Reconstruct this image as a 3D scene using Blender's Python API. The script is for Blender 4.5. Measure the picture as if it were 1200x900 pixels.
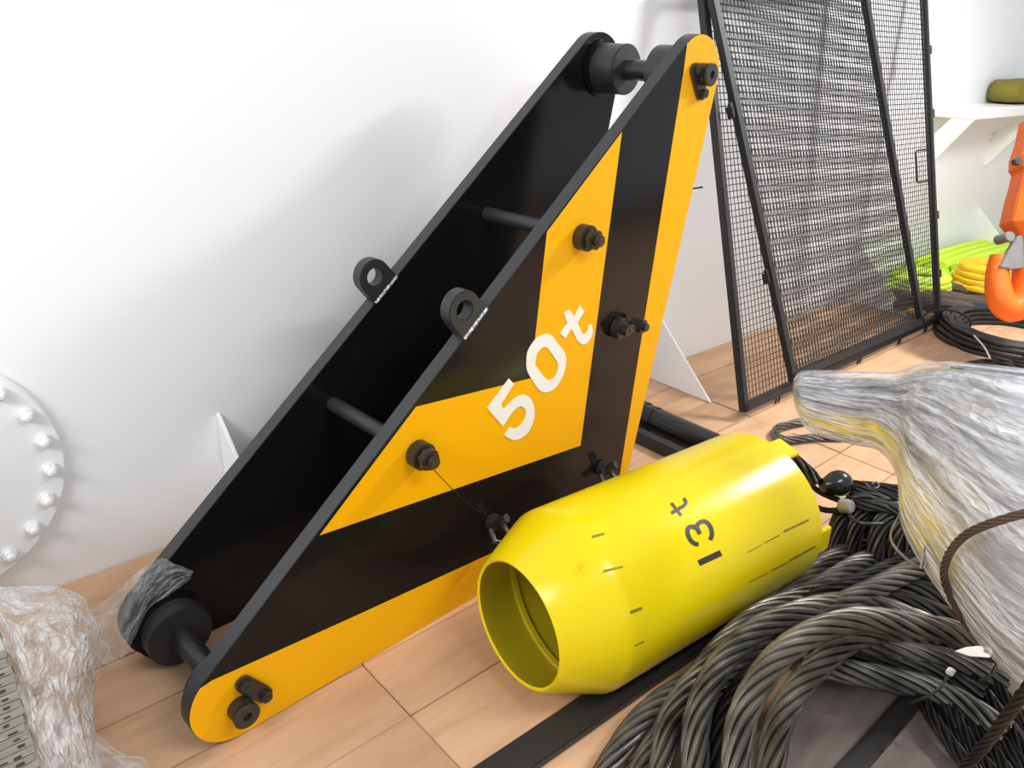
import bpy, bmesh, math, random
from mathutils import Vector, Matrix, noise
PI = math.pi
for o in list(bpy.data.objects): bpy.data.objects.remove(o)
scn = bpy.context.scene
COL = scn.collection
random.seed(7)

# ---------------------------------------------------------------- camera
FPX = 909.56; CH = 1.5
yaw, pitch, roll = math.radians(42.341), math.radians(23.655), math.radians(2.0618)
CF = Vector((math.sin(yaw)*math.cos(pitch), math.cos(yaw)*math.cos(pitch), -math.sin(pitch)))
r0 = Vector((math.cos(yaw), -math.sin(yaw), 0)); u0 = r0.cross(CF)
CR = math.cos(roll)*r0 + math.sin(roll)*u0
CU = -math.sin(roll)*r0 + math.cos(roll)*u0
CP = Vector((0, 0, CH))
cam = bpy.data.objects.new('camera', bpy.data.cameras.new('camera'))
COL.objects.link(cam); scn.camera = cam
cam.data.sensor_width = 36; cam.data.lens = FPX/1200*36
cam.data.clip_start = .02
cam.matrix_world = Matrix(((CR.x, CU.x, -CF.x, CP.x), (CR.y, CU.y, -CF.y, CP.y), (CR.z, CU.z, -CF.z, CP.z), (0, 0, 0, 1)))

# ---------------------------------------------------------------- light
world = bpy.data.worlds.new('world'); scn.world = world; world.use_nodes = True
bg = world.node_tree.nodes['Background']; bg.inputs[0].default_value = (.90, .95, 1, 1); bg.inputs[1].default_value = .70
def area(name, loc, size, power, target, col=(1, .98, .95)):
    l = bpy.data.lights.new(name, 'AREA'); l.shape = 'RECTANGLE'; l.size, l.size_y = size; l.energy = power; l.color = col
    o = bpy.data.objects.new(name, l); COL.objects.link(o); o.location = loc
    o.rotation_euler = (Vector(target)-Vector(loc)).to_track_quat('-Z', 'Y').to_euler()
    return o
area('ceiling_tube_or_fill', (4.55, .25, 2.75), (.8, .35), 120, (4.0, .4, 0))
area('ceiling_tube_or_fill', (1.2, -.6, 2.75), (1.4, .35), 40, (1.2, -.6, 0))
area('ceiling_tube_or_fill', (-1.9, .7, 2.5), (1.4, .8), 62, (.6, 1.9, .8))  # added fill, no tube here: lifts the wall behind the frame
scn.view_settings.view_transform = 'Standard'; scn.view_settings.look = 'None'
scn.view_settings.gamma = 1; scn.view_settings.use_curve_mapping = False
scn.view_settings.exposure = 0.13

# ---------------------------------------------------------------- photo geometry helpers (points measured on known planes)
def ray(x, y): return CF + CR*((x-600)/FPX) - CU*((y-450)/FPX)
def fl(x, y, z=0):
    d = ray(x, y); return CP + d*((z-CH)/d.z)
def dp(x, y, t): return CP + ray(x, y)*t
def onp(x, y, P, N):
    d = ray(x, y); return CP + d*((P-CP).dot(N)/d.dot(N))

# ---------------------------------------------------------------- materials
def mat(name, col, rough=.5, metal=0, spec=.5, noise_amt=0, noise_scale=20, bump=0, bump_scale=60, coat=0, stretch=None):
    m = bpy.data.materials.new(name); m.use_nodes = True; nt = m.node_tree; b = nt.nodes['Principled BSDF']
    b.inputs['Base Color'].default_value = (*col, 1); b.inputs['Roughness'].default_value = rough
    b.inputs['Metallic'].default_value = metal; b.inputs['Specular IOR Level'].default_value = spec
    b.inputs['Coat Weight'].default_value = coat
    tc = nt.nodes.new('ShaderNodeTexCoord'); src = tc.outputs['Object']
    if stretch:
        mp = nt.nodes.new('ShaderNodeMapping'); mp.inputs['Scale'].default_value = stretch
        nt.links.new(src, mp.inputs['Vector']); src = mp.outputs[0]
    if noise_amt:
        n = nt.nodes.new('ShaderNodeTexNoise'); n.inputs['Scale'].default_value = noise_scale; n.inputs['Detail'].default_value = 5
        nt.links.new(src, n.inputs['Vector'])
        mx = nt.nodes.new('ShaderNodeMix'); mx.data_type = 'RGBA'
        mx.inputs[6].default_value = (*[c*(1-noise_amt) for c in col], 1); mx.inputs[7].default_value = (*[min(1, c*(1+noise_amt)) for c in col], 1)
        nt.links.new(n.outputs[0], mx.inputs[0]); nt.links.new(mx.outputs[2], b.inputs['Base Color'])
    if bump:
        n2 = nt.nodes.new('ShaderNodeTexNoise'); n2.inputs['Scale'].default_value = bump_scale; n2.inputs['Detail'].default_value = 4
        nt.links.new(src, n2.inputs['Vector'])
        bp = nt.nodes.new('ShaderNodeBump'); bp.inputs['Strength'].default_value = bump; bp.inputs['Distance'].default_value = .01
        nt.links.new(n2.outputs[0], bp.inputs['Height']); nt.links.new(bp.outputs[0], b.inputs['Normal'])
    return m
def ramp(nt, src, stops):
    r = nt.nodes.new('ShaderNodeValToRGB'); nt.links.new(src, r.inputs[0])
    while len(r.color_ramp.elements) < len(stops): r.color_ramp.elements.new(.5)
    for e, (p, c) in zip(r.color_ramp.elements, stops):
        e.position = p; e.color = (*c, 1) if len(c) == 3 else c
    return r
def wood_mat(name, base, dark, knot):
    m = bpy.data.materials.new(name); m.use_nodes = True; nt = m.node_tree; b = nt.nodes['Principled BSDF']; L = nt.links.new
    tc = nt.nodes.new('ShaderNodeTexCoord'); oi = nt.nodes.new('ShaderNodeObjectInfo')
    off = nt.nodes.new('ShaderNodeVectorMath'); off.operation = 'MULTIPLY_ADD'; off.inputs[1].default_value = (37, 19, 11)
    cb = nt.nodes.new('ShaderNodeCombineXYZ')
    for k in range(3): L(oi.outputs['Random'], cb.inputs[k])
    L(cb.outputs[0], off.inputs[0]); L(tc.outputs['Object'], off.inputs[2])
    mp = nt.nodes.new('ShaderNodeMapping'); mp.inputs['Scale'].default_value = (1.6, 12, 6); L(off.outputs[0], mp.inputs['Vector'])
    n = nt.nodes.new('ShaderNodeTexNoise'); n.inputs['Scale'].default_value = 1.6; n.inputs['Detail'].default_value = 6; n.inputs['Distortion'].default_value = .8; L(mp.outputs[0], n.inputs['Vector'])
    r = ramp(nt, n.outputs[0], [(.12, dark), (.5, base), (.8, [c*1.12 for c in base])])
    mp2 = nt.nodes.new('ShaderNodeMapping'); mp2.inputs['Scale'].default_value = (2.2, 5, 3); L(off.outputs[0], mp2.inputs['Vector'])
    n2 = nt.nodes.new('ShaderNodeTexNoise'); n2.inputs['Scale'].default_value = 1.4; n2.inputs['Detail'].default_value = 3; L(mp2.outputs[0], n2.inputs['Vector'])
    r2 = ramp(nt, n2.outputs[0], [(.3, (.88, .84, .80)), (.62, (1.04, 1.03, 1.03))])
    mx = nt.nodes.new('ShaderNodeMix'); mx.data_type = 'RGBA'; mx.blend_type = 'MULTIPLY'; mx.inputs[0].default_value = 1
    L(r.outputs[0], mx.inputs[6]); L(r2.outputs[0], mx.inputs[7])
    v = nt.nodes.new('ShaderNodeTexVoronoi'); v.inputs['Scale'].default_value = 1.7; mp3 = nt.nodes.new('ShaderNodeMapping'); mp3.inputs['Scale'].default_value = (1, 1.9, .01); L(off.outputs[0], mp3.inputs['Vector']); L(mp3.outputs[0], v.inputs['Vector'])
    r3 = ramp(nt, v.outputs['Distance'], [(.022, (1, 1, 1)), (.06, (0, 0, 0))])
    mk = nt.nodes.new('ShaderNodeMix'); mk.data_type = 'RGBA'; mk.inputs[7].default_value = (*knot, 1)
    sc = nt.nodes.new('ShaderNodeMath'); sc.operation = 'MULTIPLY'; sc.inputs[1].default_value = .55; L(r3.outputs[0], sc.inputs[0])
    L(sc.outputs[0], mk.inputs[0]); L(mx.outputs[2], mk.inputs[6])
    hs = nt.nodes.new('ShaderNodeHueSaturation'); va = nt.nodes.new('ShaderNodeMapRange'); va.inputs[3].default_value = .9; va.inputs[4].default_value = 1.08
    L(oi.outputs['Random'], va.inputs[0]); L(va.outputs[0], hs.inputs['Value']); L(mk.outputs[2], hs.inputs['Color'])
    L(hs.outputs[0], b.inputs['Base Color']); b.inputs['Roughness'].default_value = .62; b.inputs['Specular IOR Level'].default_value = .25
    return m
def rope_mat(name, dark, light, rough=.42, metal=.75, twist=9.0):
    m = bpy.data.materials.new(name); m.use_nodes = True; nt = m.node_tree; b = nt.nodes['Principled BSDF']; L = nt.links.new
    uv = nt.nodes.new('ShaderNodeTexCoord'); mp = nt.nodes.new('ShaderNodeSeparateXYZ'); L(uv.outputs['UV'], mp.inputs[0])
    a = nt.nodes.new('ShaderNodeMath'); a.operation = 'MULTIPLY_ADD'; a.inputs[1].default_value = 1400.0; L(mp.outputs[0], a.inputs[0])
    c = nt.nodes.new('ShaderNodeMath'); c.operation = 'MULTIPLY'; c.inputs[1].default_value = twist*2*PI; L(mp.outputs[1], c.inputs[0]); L(c.outputs[0], a.inputs[2])
    s = nt.nodes.new('ShaderNodeMath'); s.operation = 'SINE'; L(a.outputs[0], s.inputs[0])
    h = nt.nodes.new('ShaderNodeMapRange'); h.inputs[1].default_value = -1; L(s.outputs[0], h.inputs[0])
    n = nt.nodes.new('ShaderNodeTexNoise'); n.inputs['Scale'].default_value = 9; n.inputs['Detail'].default_value = 4; L(uv.outputs['Object'], n.inputs['Vector'])
    r = ramp(nt, n.outputs[0], [(.3, dark), (.72, light)])
    mx = nt.nodes.new('ShaderNodeMix'); mx.data_type = 'RGBA'; mx.blend_type = 'MULTIPLY'; mx.inputs[0].default_value = .45
    L(r.outputs[0], mx.inputs[6]); L(h.outputs[0], mx.inputs[7]); L(mx.outputs[2], b.inputs['Base Color'])
    bp = nt.nodes.new('ShaderNodeBump'); bp.inputs['Strength'].default_value = .5; bp.inputs['Distance'].default_value = .0012; L(h.outputs[0], bp.inputs['Height']); L(bp.outputs[0], b.inputs['Normal'])
    b.inputs['Metallic'].default_value = metal; b.inputs['Roughness'].default_value = rough
    return m
def film_mat(name, col, lo, hi, stretch, scale=4, rough=.16, bump=.6, spec=.7, ridged=True, fine=None):
    """clear plastic film: see-through with milky creases (by crease noise, the same from everywhere)"""
    m = bpy.data.materials.new(name); m.use_nodes = True; nt = m.node_tree; L = nt.links.new
    b = nt.nodes['Principled BSDF']; out = nt.nodes['Material Output']
    b.inputs['Base Color'].default_value = (*col, 1); b.inputs['Roughness'].default_value = rough; b.inputs['Specular IOR Level'].default_value = spec
    uv = nt.nodes.new('ShaderNodeTexCoord'); mp = nt.nodes.new('ShaderNodeMapping'); mp.inputs['Scale'].default_value = stretch; L(uv.outputs['UV'], mp.inputs['Vector'])
    n = nt.nodes.new('ShaderNodeTexNoise'); n.inputs['Scale'].default_value = scale; n.inputs['Detail'].default_value = 5; n.inputs['Roughness'].default_value = .6; n.inputs['Distortion'].default_value = .5; L(mp.outputs[0], n.inputs['Vector'])
    r = nt.nodes.new('ShaderNodeMapRange'); r.inputs[1].default_value = .34; r.inputs[2].default_value = .66; r.inputs[3].default_value = lo; r.inputs[4].default_value = hi; L(n.outputs[0], r.inputs[0])
    v = nt.nodes.new('ShaderNodeTexVoronoi'); v.feature = 'F1'; v.inputs['Scale'].default_value = scale*2.2
    mp2 = nt.nodes.new('ShaderNodeMapping'); mp2.inputs['Scale'].default_value = fine or stretch; L(uv.outputs['UV'], mp2.inputs['Vector'])
    wv = nt.nodes.new('ShaderNodeTexNoise'); wv.inputs['Scale'].default_value = scale; wv.inputs['Detail'].default_value = 3; L(mp2.outputs[0], wv.inputs['Vector'])
    ad = nt.nodes.new('ShaderNodeVectorMath'); ad.operation = 'MULTIPLY_ADD'; ad.inputs[1].default_value = (.25, .25, .25); L(wv.outputs['Color'], ad.inputs[0]); L(mp2.outputs[0], ad.inputs[2]); L(ad.outputs[0], v.inputs['Vector'])
    h = nt.nodes.new('ShaderNodeMath'); h.operation = 'MULTIPLY_ADD'; h.inputs[1].default_value = .7; L(v.outputs['Distance'], h.inputs[0]); L(n.outputs[0], h.inputs[2])
    bp = nt.nodes.new('ShaderNodeBump'); bp.inputs['Strength'].default_value = bump; bp.inputs['Distance'].default_value = .012; L(h.outputs[0], bp.inputs['Height']); L(bp.outputs[0], b.inputs['Normal'])
    tr = nt.nodes.new('ShaderNodeBsdfTransparent'); mx = nt.nodes.new('ShaderNodeMixShader')
    L(r.outputs[0], mx.inputs[0]); L(tr.outputs[0], mx.inputs[1]); L(b.outputs[0], mx.inputs[2]); L(mx.outputs[0], out.inputs['Surface'])
    return m

M = {}
M['wall'] = mat('white_painted_steel', (.89, .905, .93), .38, noise_amt=.015, noise_scale=2, bump=.05, bump_scale=4)
M['white'] = mat('white_gloss_paint', (.86, .87, .88), .35)
M['plank'] = wood_mat('pine_plank', (.60, .375, .225), (.50, .285, .15), (.28, .12, .045))
M['gap'] = mat('dark_joint', (.20, .11, .055), .9)
M['black'] = mat('black_gloss_paint', (.007, .007, .0075), .15, spec=.24, noise_amt=.3, noise_scale=6)
M['edge'] = mat('black_paint_lit_edge', (.022, .024, .027), .42, spec=.55, noise_amt=.25, noise_scale=14)  # lighter black: grey of the overhead light put into the edge colour
M['amber'] = mat('amber_yellow_paint', (.83, .41, .0005), .45, spec=.22, noise_amt=.04, noise_scale=5)
M['blackmetal'] = mat('black_oiled_steel', (.02, .018, .017), .32, spec=.6, noise_amt=.4, noise_scale=40, bump=.15)
M['lettering'] = mat('white_lettering', (.80, .80, .79), .5)
M['weld'] = mat('bright_weld_seam', (.5, .52, .56), .25, metal=.8, bump=.6, bump_scale=120)
M['screen'] = mat('black_powder_coat', (.016, .016, .018), .5)
M['steel'] = mat('dull_steel', (.30, .29, .28), .4, metal=.7, noise_amt=.3, noise_scale=15)
M['barsteel'] = mat('black_flat_bar_steel', (.022, .022, .023), .42, noise_amt=.5, noise_scale=30, bump=.25, bump_scale=50, stretch=(3, 25, 25))
M['pipe'] = mat('black_lacquer_pipe', (.010, .010, .010), .22, noise_amt=.3)
M['rope'] = rope_mat('greased_wire_rope', (.075, .071, .064), (.40, .385, .35), rough=.32)  # light tone also stands in for metallic highlights
M['rope_dark'] = rope_mat('dark_greased_wire_rope', (.016, .015, .014), (.085, .082, .078), rough=.30)  # kept extra dark to carry shade between and behind the ropes
M['core'] = mat('rope_core', (.02, .018, .016), .8)  # near black, paints the shade in the grooves between strands
M['rust'] = rope_mat('rusty_wire_rope', (.07, .045, .032), (.20, .13, .095), metal=.3, rough=.6)
M['pallet'] = mat('weathered_grey_board', (.135, .11, .10), .85, noise_amt=.55, noise_scale=5, bump=.3, bump_scale=40, stretch=(1.2, 5, 5))
M['darkwood'] = mat('dark_stained_timber', (.02, .018, .016), .8)
M['nylon'] = mat('white_nylon', (.62, .62, .58), .5)
M['tag'] = mat('grey_sleeve', (.36, .35, .31), .45, metal=.4, noise_amt=.2)
M['neon'] = mat('neon_yellow_webbing', (.62, .85, .06), .8, noise_amt=.15, noise_scale=40, bump=.4, bump_scale=150)
M['gold'] = mat('golden_webbing', (.85, .50, .01), .8, noise_amt=.15, noise_scale=40, bump=.4, bump_scale=150)
M['brown'] = mat('brown_oily_webbing', (.085, .06, .045), .7, noise_amt=.5, noise_scale=20)
M['cable'] = mat('black_rubber_cable', (.014, .013, .013), .4, noise_amt=.4)
M['orange'] = mat('orange_hook_paint', (.90, .155, .006), .42, noise_amt=.12, noise_scale=12, bump=.08)
M['olive'] = mat('olive_canvas', (.22, .175, .025), .9, noise_amt=.25, noise_scale=25, bump=.4, bump_scale=90)
M['mat'] = mat('pale_grey_corrugated_sheet', (.30, .31, .29), .8, noise_amt=.35, noise_scale=14, bump=.3, bump_scale=30, stretch=(1, 1, 6))
M['slot'] = mat('dark_slot', (.05, .05, .05), .9)
M['film'] = film_mat('clear_stretch_film', (.96, .97, 1.0), .16, .80, (5, 5, 1), scale=3, bump=1.0, rough=.10, fine=(9, 9, 1))
M['filmthin'] = film_mat('clear_polythene', (.95, .96, 1.0), .07, .42, (5, 5, 1), scale=3, bump=1.0, rough=.07, fine=(6, 6, 1))
M['wrap'] = film_mat('streaked_stretch_wrap', (.80, .82, .86), .05, .84, (.26, 15, 1), scale=3.4, rough=.14, bump=1.0, spec=1.0, fine=(.75, 15, 1))  # white highlight streaks are put into the colour and opacity

# yellow painted tube with scuffs
def yellow_mat():
    m = mat('lemon_yellow_paint', (.72, .56, .0015), .24, spec=.35); nt = m.node_tree; b = nt.nodes['Principled BSDF']; L = nt.links.new
    tc = nt.nodes.new('ShaderNodeTexCoord'); n = nt.nodes.new('ShaderNodeTexNoise'); n.inputs['Scale'].default_value = 11; n.inputs['Detail'].default_value = 8; n.inputs['Roughness'].default_value = .7; L(tc.outputs['Object'], n.inputs['Vector'])
    mp = nt.nodes.new('ShaderNodeMapping'); mp.inputs['Scale'].default_value = (2.5, 6, 6); L(tc.outputs['Object'], mp.inputs['Vector'])
    n2 = nt.nodes.new('ShaderNodeTexNoise'); n2.inputs['Scale'].default_value = 1.2; n2.inputs['Detail'].default_value = 2; L(mp.outputs[0], n2.inputs['Vector'])
    ad = nt.nodes.new('ShaderNodeMath'); ad.operation = 'MULTIPLY'; L(n.outputs[0], ad.inputs[0]); L(n2.outputs[0], ad.inputs[1])
    r = ramp(nt, ad.outputs[0], [(.36, (.70, .545, .003)), (.43, (.63, .47, .003)), (.50, (.22, .18, .02))])
    L(r.outputs[0], b.inputs['Base Color'])
    return m
M['lemon'] = yellow_mat()
M['lemonin'] = mat('darker_yellow_inside', (.50, .40, .01), .5, noise_amt=.2, noise_scale=5)  # deeper yellow than the outer shell, slightly mottled
def horn_mat():
    m = mat('yellow_and_grey_casting', (.8, .65, .02), .5); nt = m.node_tree; b = nt.nodes['Principled BSDF']; L = nt.links.new
    uv = nt.nodes.new('ShaderNodeTexCoord'); mp = nt.nodes.new('ShaderNodeMapping'); mp.inputs['Scale'].default_value = (1.2, 5, 1); L(uv.outputs['UV'], mp.inputs['Vector'])
    sp = nt.nodes.new('ShaderNodeSeparateXYZ'); L(uv.outputs['UV'], sp.inputs[0])
    n = nt.nodes.new('ShaderNodeTexNoise'); n.inputs['Scale'].default_value = 2.4; n.inputs['Detail'].default_value = 5; L(mp.outputs[0], n.inputs['Vector'])
    # v of the section: 0 = top, .25 = towards the rope pile, .5 = underside
    r = ramp(nt, sp.outputs[1], [(.0, (.60, .55, .15)), (.05, (.10, .10, .11)), (.25, (.15, .15, .16)), (.31, (.80, .58, .005)), (.62, (.80, .62, .02)), (.7, (.3, .3, .28)), (1, (.3, .3, .28))])
    r2 = ramp(nt, n.outputs[0], [(.35, (.5, .5, .52)), (.6, (1.3, 1.3, 1.3))])
    mx = nt.nodes.new('ShaderNodeMix'); mx.data_type = 'RGBA'; mx.blend_type = 'MULTIPLY'; mx.inputs[0].default_value = .8; L(r.outputs[0], mx.inputs[6]); L(r2.outputs[0], mx.inputs[7]); 
    fx = ramp(nt, sp.outputs[0], [(.0, (0, 0, 0)), (.6, (0, 0, 0)), (.80, (1, 1, 1))]); dv = nt.nodes.new('ShaderNodeMath'); dv.operation = 'DIVIDE'; dv.inputs[1].default_value = 4.6
    L(sp.outputs[0], dv.inputs[0]); L(dv.outputs[0], fx.inputs[0])
    mg = nt.nodes.new('ShaderNodeMix'); mg.data_type = 'RGBA'; mg.inputs[7].default_value = (.26, .26, .27, 1); L(fx.outputs[0], mg.inputs[0]); L(mx.outputs[2], mg.inputs[6]); L(mg.outputs[2], b.inputs['Base Color'])
    return m
M['horn'] = horn_mat()

# ---------------------------------------------------------------- mesh helpers
class MB:
    def __init__(s): s.v = []; s.f = []; s.uv = []
    def add(s, vs, fs, uvs=None):
        b = len(s.v); s.v += [tuple(v) for v in vs]; s.f += [tuple(i+b for i in f) for f in fs]
        if uvs: s.uv += uvs
        return s
    def box(s, c, d, R=None):
        c = Vector(c); h = Vector(d)/2; R = R or Matrix.Identity(3)
        vs = [c + R @ Vector((sx*h.x, sy*h.y, sz*h.z)) for sx in (-1, 1) for sy in (-1, 1) for sz in (-1, 1)]
        return s.add(vs, [(0, 1, 3, 2), (4, 6, 7, 5), (0, 4, 5, 1), (2, 3, 7, 6), (0, 2, 6, 4), (1, 5, 7, 3)])
    def bar(s, a, b, w, h, up=(0, 0, 1)):
        a, b = Vector(a), Vector(b); x = (b-a); ln = x.length; x.normalize(); y = Vector(up).cross(x).normalized(); z = x.cross(y)
        return s.box((a+b)/2, (ln, w, h), Matrix((x, y, z)).transposed())
    def cyl(s, a, b, r, n=24, r2=None, caps=True):
        a, b = Vector(a), Vector(b); r2 = r if r2 is None else r2; x = (b-a).normalized()
        y = x.orthogonal().normalized(); z = x.cross(y)
        vs = []
        for p, q in ((a, r), (b, r2)):
            vs += [p + q*(math.cos(2*PI*k/n)*y + math.sin(2*PI*k/n)*z) for k in range(n)]
        fs = [(k, (k+1) % n, n+(k+1) % n, n+k) for k in range(n)]
        if caps: fs += [tuple(range(n))[::-1], tuple(range(n, 2*n))]
        return s.add(vs, fs)
    def lathe(s, a, x, prof, n=48):
        """prof: (distance along axis, radius) list, open surface"""
        a = Vector(a); x = Vector(x).normalized(); y = Vector((0, 0, 1)).cross(x)
        y = y.normalized() if y.length > .01 else x.orthogonal().normalized(); z = x.cross(y); vs = []; fs = []
        for d, r in prof: vs += [a + x*d + r*(math.cos(2*PI*k/n)*y + math.sin(2*PI*k/n)*z) for k in range(n)]
        for i in range(len(prof)-1):
            fs += [(i*n+k, i*n+(k+1) % n, (i+1)*n+(k+1) % n, (i+1)*n+k) for k in range(n)]
        return s.add(vs, fs)
    def prism(s, pts, ext):
        """planar polygon (3d points) extruded by vector ext"""
        n = len(pts); ext = Vector(ext); vs = [Vector(p) for p in pts] + [Vector(p)+ext for p in pts]
        return s.add(vs, [tuple(range(n)), tuple(range(n, 2*n))[::-1]] + [(k, n+k, n+(k+1) % n, (k+1) % n) for k in range(n)])
    def tube(s, pts, r, n=8, closed=False, cap=True, flat=1.0):
        P = [Vector(p) for p in pts]; fr = frames(P, closed); vs = []; fs = []; m = len(P)
        for i, (p, (t, a, b)) in enumerate(zip(P, fr)):
            rr = r[i] if isinstance(r, (list, tuple)) else r
            vs += [p + rr*(math.cos(2*PI*k/n)*a + flat*math.sin(2*PI*k/n)*b) for k in range(n)]
        for i in range(m if closed else m-1):
            j = (i+1) % m
            fs += [(i*n+k, i*n+(k+1) % n, j*n+(k+1) % n, j*n+k) for k in range(n)]
        if cap and not closed: fs += [tuple(range(n))[::-1], tuple(range((m-1)*n, m*n))]
        return s.add(vs, fs)
    def build(s, name, m, parent=None, smooth=False, bevel=0, angle=35):
        me = bpy.data.meshes.new(name); me.from_pydata(s.v, [], s.f)
        if s.uv:
            ul = me.uv_layers.new(name='UVMap')
            for lp in me.loops: ul.data[lp.index].uv = s.uv[lp.vertex_index]
        bm = bmesh.new(); bm.from_mesh(me)
        if not s.uv: bmesh.ops.recalc_face_normals(bm, faces=bm.faces)
        if bevel:
            es = [e for e in bm.edges if len(e.link_faces) == 2 and e.calc_face_angle(0) > .6]
            bmesh.ops.bevel(bm, geom=es, offset=bevel, segments=2, affect='EDGES', clamp_overlap=True)
        bm.to_mesh(me); bm.free()
        if smooth:
            me.shade_smooth()
            try: me.set_sharp_from_angle(angle=math.radians(angle))
            except Exception: pass
        me.materials.append(m if not isinstance(m, str) else M[m])
        o = bpy.data.objects.new(name, me); COL.objects.link(o)
        if parent:
            o.parent = parent; base = Vector((0, 0, 0)); q = parent
            while q: base += q.location; q = q.parent
            me.transform(Matrix.Translation(-base))
        return o
def frames(P, closed=False):
    m = len(P); T = []
    for i in range(m):
        a = P[(i-1) % m] if (closed or i) else P[0]; b = P[(i+1) % m] if (closed or i < m-1) else P[-1]
        t = b-a; T.append(t.normalized() if t.length > 1e-9 else Vector((0, 0, 1)))
    a = Vector((0, 0, 1)); a = a - T[0]*a.dot(T[0])
    if a.length < .05: a = T[0].orthogonal()
    a.normalize(); out = []
    for t in T:
        a = a - t*a.dot(t); a.normalize(); out.append((t, a.copy(), t.cross(a)))
    return out
def spline(pts, ds, closed=False):
    P = [Vector(p) for p in pts]; n = len(P); out = []
    for i in range(n if closed else n-1):
        p0 = P[(i-1) % n] if closed or i else P[0]*2-P[1]; p1 = P[i]; p2 = P[(i+1) % n]
        p3 = P[(i+2) % n] if closed or i < n-2 else P[-1]*2-P[-2]
        k = max(2, int((p2-p1).length/ds))
        for j in range(k):
            t = j/k; out.append(.5*((2*p1)+(p2-p0)*t+(2*p0-5*p1+4*p2-p3)*t*t+(3*p1-p0-3*p2+p3)*t**3))
    if not closed: out.append(P[-1])
    # even spacing, lightly smoothed
    for _ in range(3):
        q = out[:]
        for i in range(len(out)):
            if closed or 0 < i < len(out)-1: q[i] = (out[i-1]+out[i]*2+out[(i+1) % len(out)])/4
        out = q
    return out
def tag(o, label=None, cat=None, group=None, kind=None):
    for k, v in (('label', label), ('category', cat), ('group', group), ('kind', kind)):
        if v: o[k] = v
    return o
def thing(name, loc, label, cat, group=None):
    o = bpy.data.objects.new(name, None); COL.objects.link(o); o.location = loc; o.empty_display_size = .1
    return tag(o, label, cat, group)
def struct(o): return tag(o, kind='structure')
def lay_rope(pts, R, parent, mname, nstr=8, lay=None, ds=.011, sides=6, corename='rope_turn', hand=1, closed=False):
    """a wire rope: a core tube with every strand a mesh of its own wound round it"""
    P = spline(pts, ds, closed); fr = frames(P, closed); lay = lay or R*15
    core = MB().tube(P, R*.62, 6, closed).build(corename, 'core', parent, smooth=True)
    ss = [0.0]
    for i in range(1, len(P)): ss.append(ss[-1]+(P[i]-P[i-1]).length)
    sn = math.sin(PI/nstr); rs = R*sn/(1+sn)*.955; rc = R-rs; ph0 = random.random()*6.28
    for k in range(nstr):
        C_ = []
        for p, (t, a, b), d in zip(P, fr, ss):
            an = hand*2*PI*d/lay + 2*PI*k/nstr + ph0
            C_.append(p + rc*(math.cos(an)*a+math.sin(an)*b))
        f2 = frames(C_); mb = MB(); vs = []; uv = []; fs = []; n = sides
        for i, (p, (t, a, b)) in enumerate(zip(C_, f2)):
            for j in range(n+1):
                an = 2*PI*j/n; vs.append(p + rs*(math.cos(an)*a+math.sin(an)*b)); uv.append((ss[i], j/n))
        for i in range(len(C_)-1):
            fs += [(i*(n+1)+j, i*(n+1)+j+1, (i+1)*(n+1)+j+1, (i+1)*(n+1)+j) for j in range(n)]
        mb.add(vs, fs, uv); mb.build('strand', mname, core, smooth=True, angle=180)
    return core

# ================================================================ SETTING
WY = 2.236
floor = struct(MB().box((4, .2, -.045), (14, 4.6, .04)).build('floor', 'gap'))
rows = [WY-.001, 2.033, 1.819, 1.607, 1.400, 1.181, .962, .75, .537, .324, .11, -.10, -.315, -.53, -.745, -.96, -1.2]
meshes = {}
rp = random.Random(3)
for i in range(len(rows)-1):
    y1, y0 = rows[i], rows[i+1]
    ends = [-3.49, -1.353, .783, 2.919, 5.055, 7.191, 9.33]
    if i in (1,): ends = [-2.4, -.3, 1.85, 2.919, 5.055, 7.191, 9.33]
    for k in range(len(ends)-1):
        x0, x1 = ends[k], ends[k+1]; lift = rp.uniform(0, .003)
        if x0 == 2.919 and i in (2, 4): lift = .009
        key = (round(x1-x0, 3), round(y1-y0, 3))
        if key not in meshes:
            L_, W_ = key; g = .0022
            o = MB().box((0, 0, 0), (L_-g, W_-g, .025)).build('plank', 'plank', bevel=.0018)
            meshes[key] = o.data; bpy.data.objects.remove(o)
        o = bpy.data.objects.new('plank', meshes[key]); COL.objects.link(o); o.parent = floor
        o.location = ((x0+x1)/2, (y0+y1)/2, -.0125-.003+lift if lift < .006 else -.0125+.004)
wall = struct(MB().box((4, WY+.06, 1.55), (14, .12, 3.2)).build('wall_back', 'wall'))

# bolted cover plate on the wall
fc = Vector((0, WY, .432))
t = thing('bolted_cover_plate', (0, WY-.001, .08), 'round white steel cover plate ringed with bolts low on the white wall', 'cover plate')
MB().cyl(fc, fc+Vector((0, -.022, 0)), .352, 96).build('disc', 'white', t, smooth=True, bevel=.004)
bolt0 = None
for k in range(22):
    a = math.radians(8.3+k*360/22); p = fc+Vector((.312*math.cos(a), -.022, .312*math.sin(a)))
    if bolt0 is None:
        mb = MB(); mb.cyl((0, 0, 0), (0, -.005, 0), .021, 20); mb.cyl((0, -.005, 0), (0, -.023, 0), .0175, 6)
        mb.lathe((0, -.023, 0), (0, -1, 0), [(0, .012), (.008, .0115), (.0115, .008), (.013, .001)], 14)
        bolt0 = mb.build('bolt', 'white', bevel=.0012); bo = bolt0
    else:
        bo = bolt0.copy(); COL.objects.link(bo)
    bo.parent = t; bo.location = p - t.location; bo.rotation_euler = (0, -a*1.7, 0)

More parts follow.
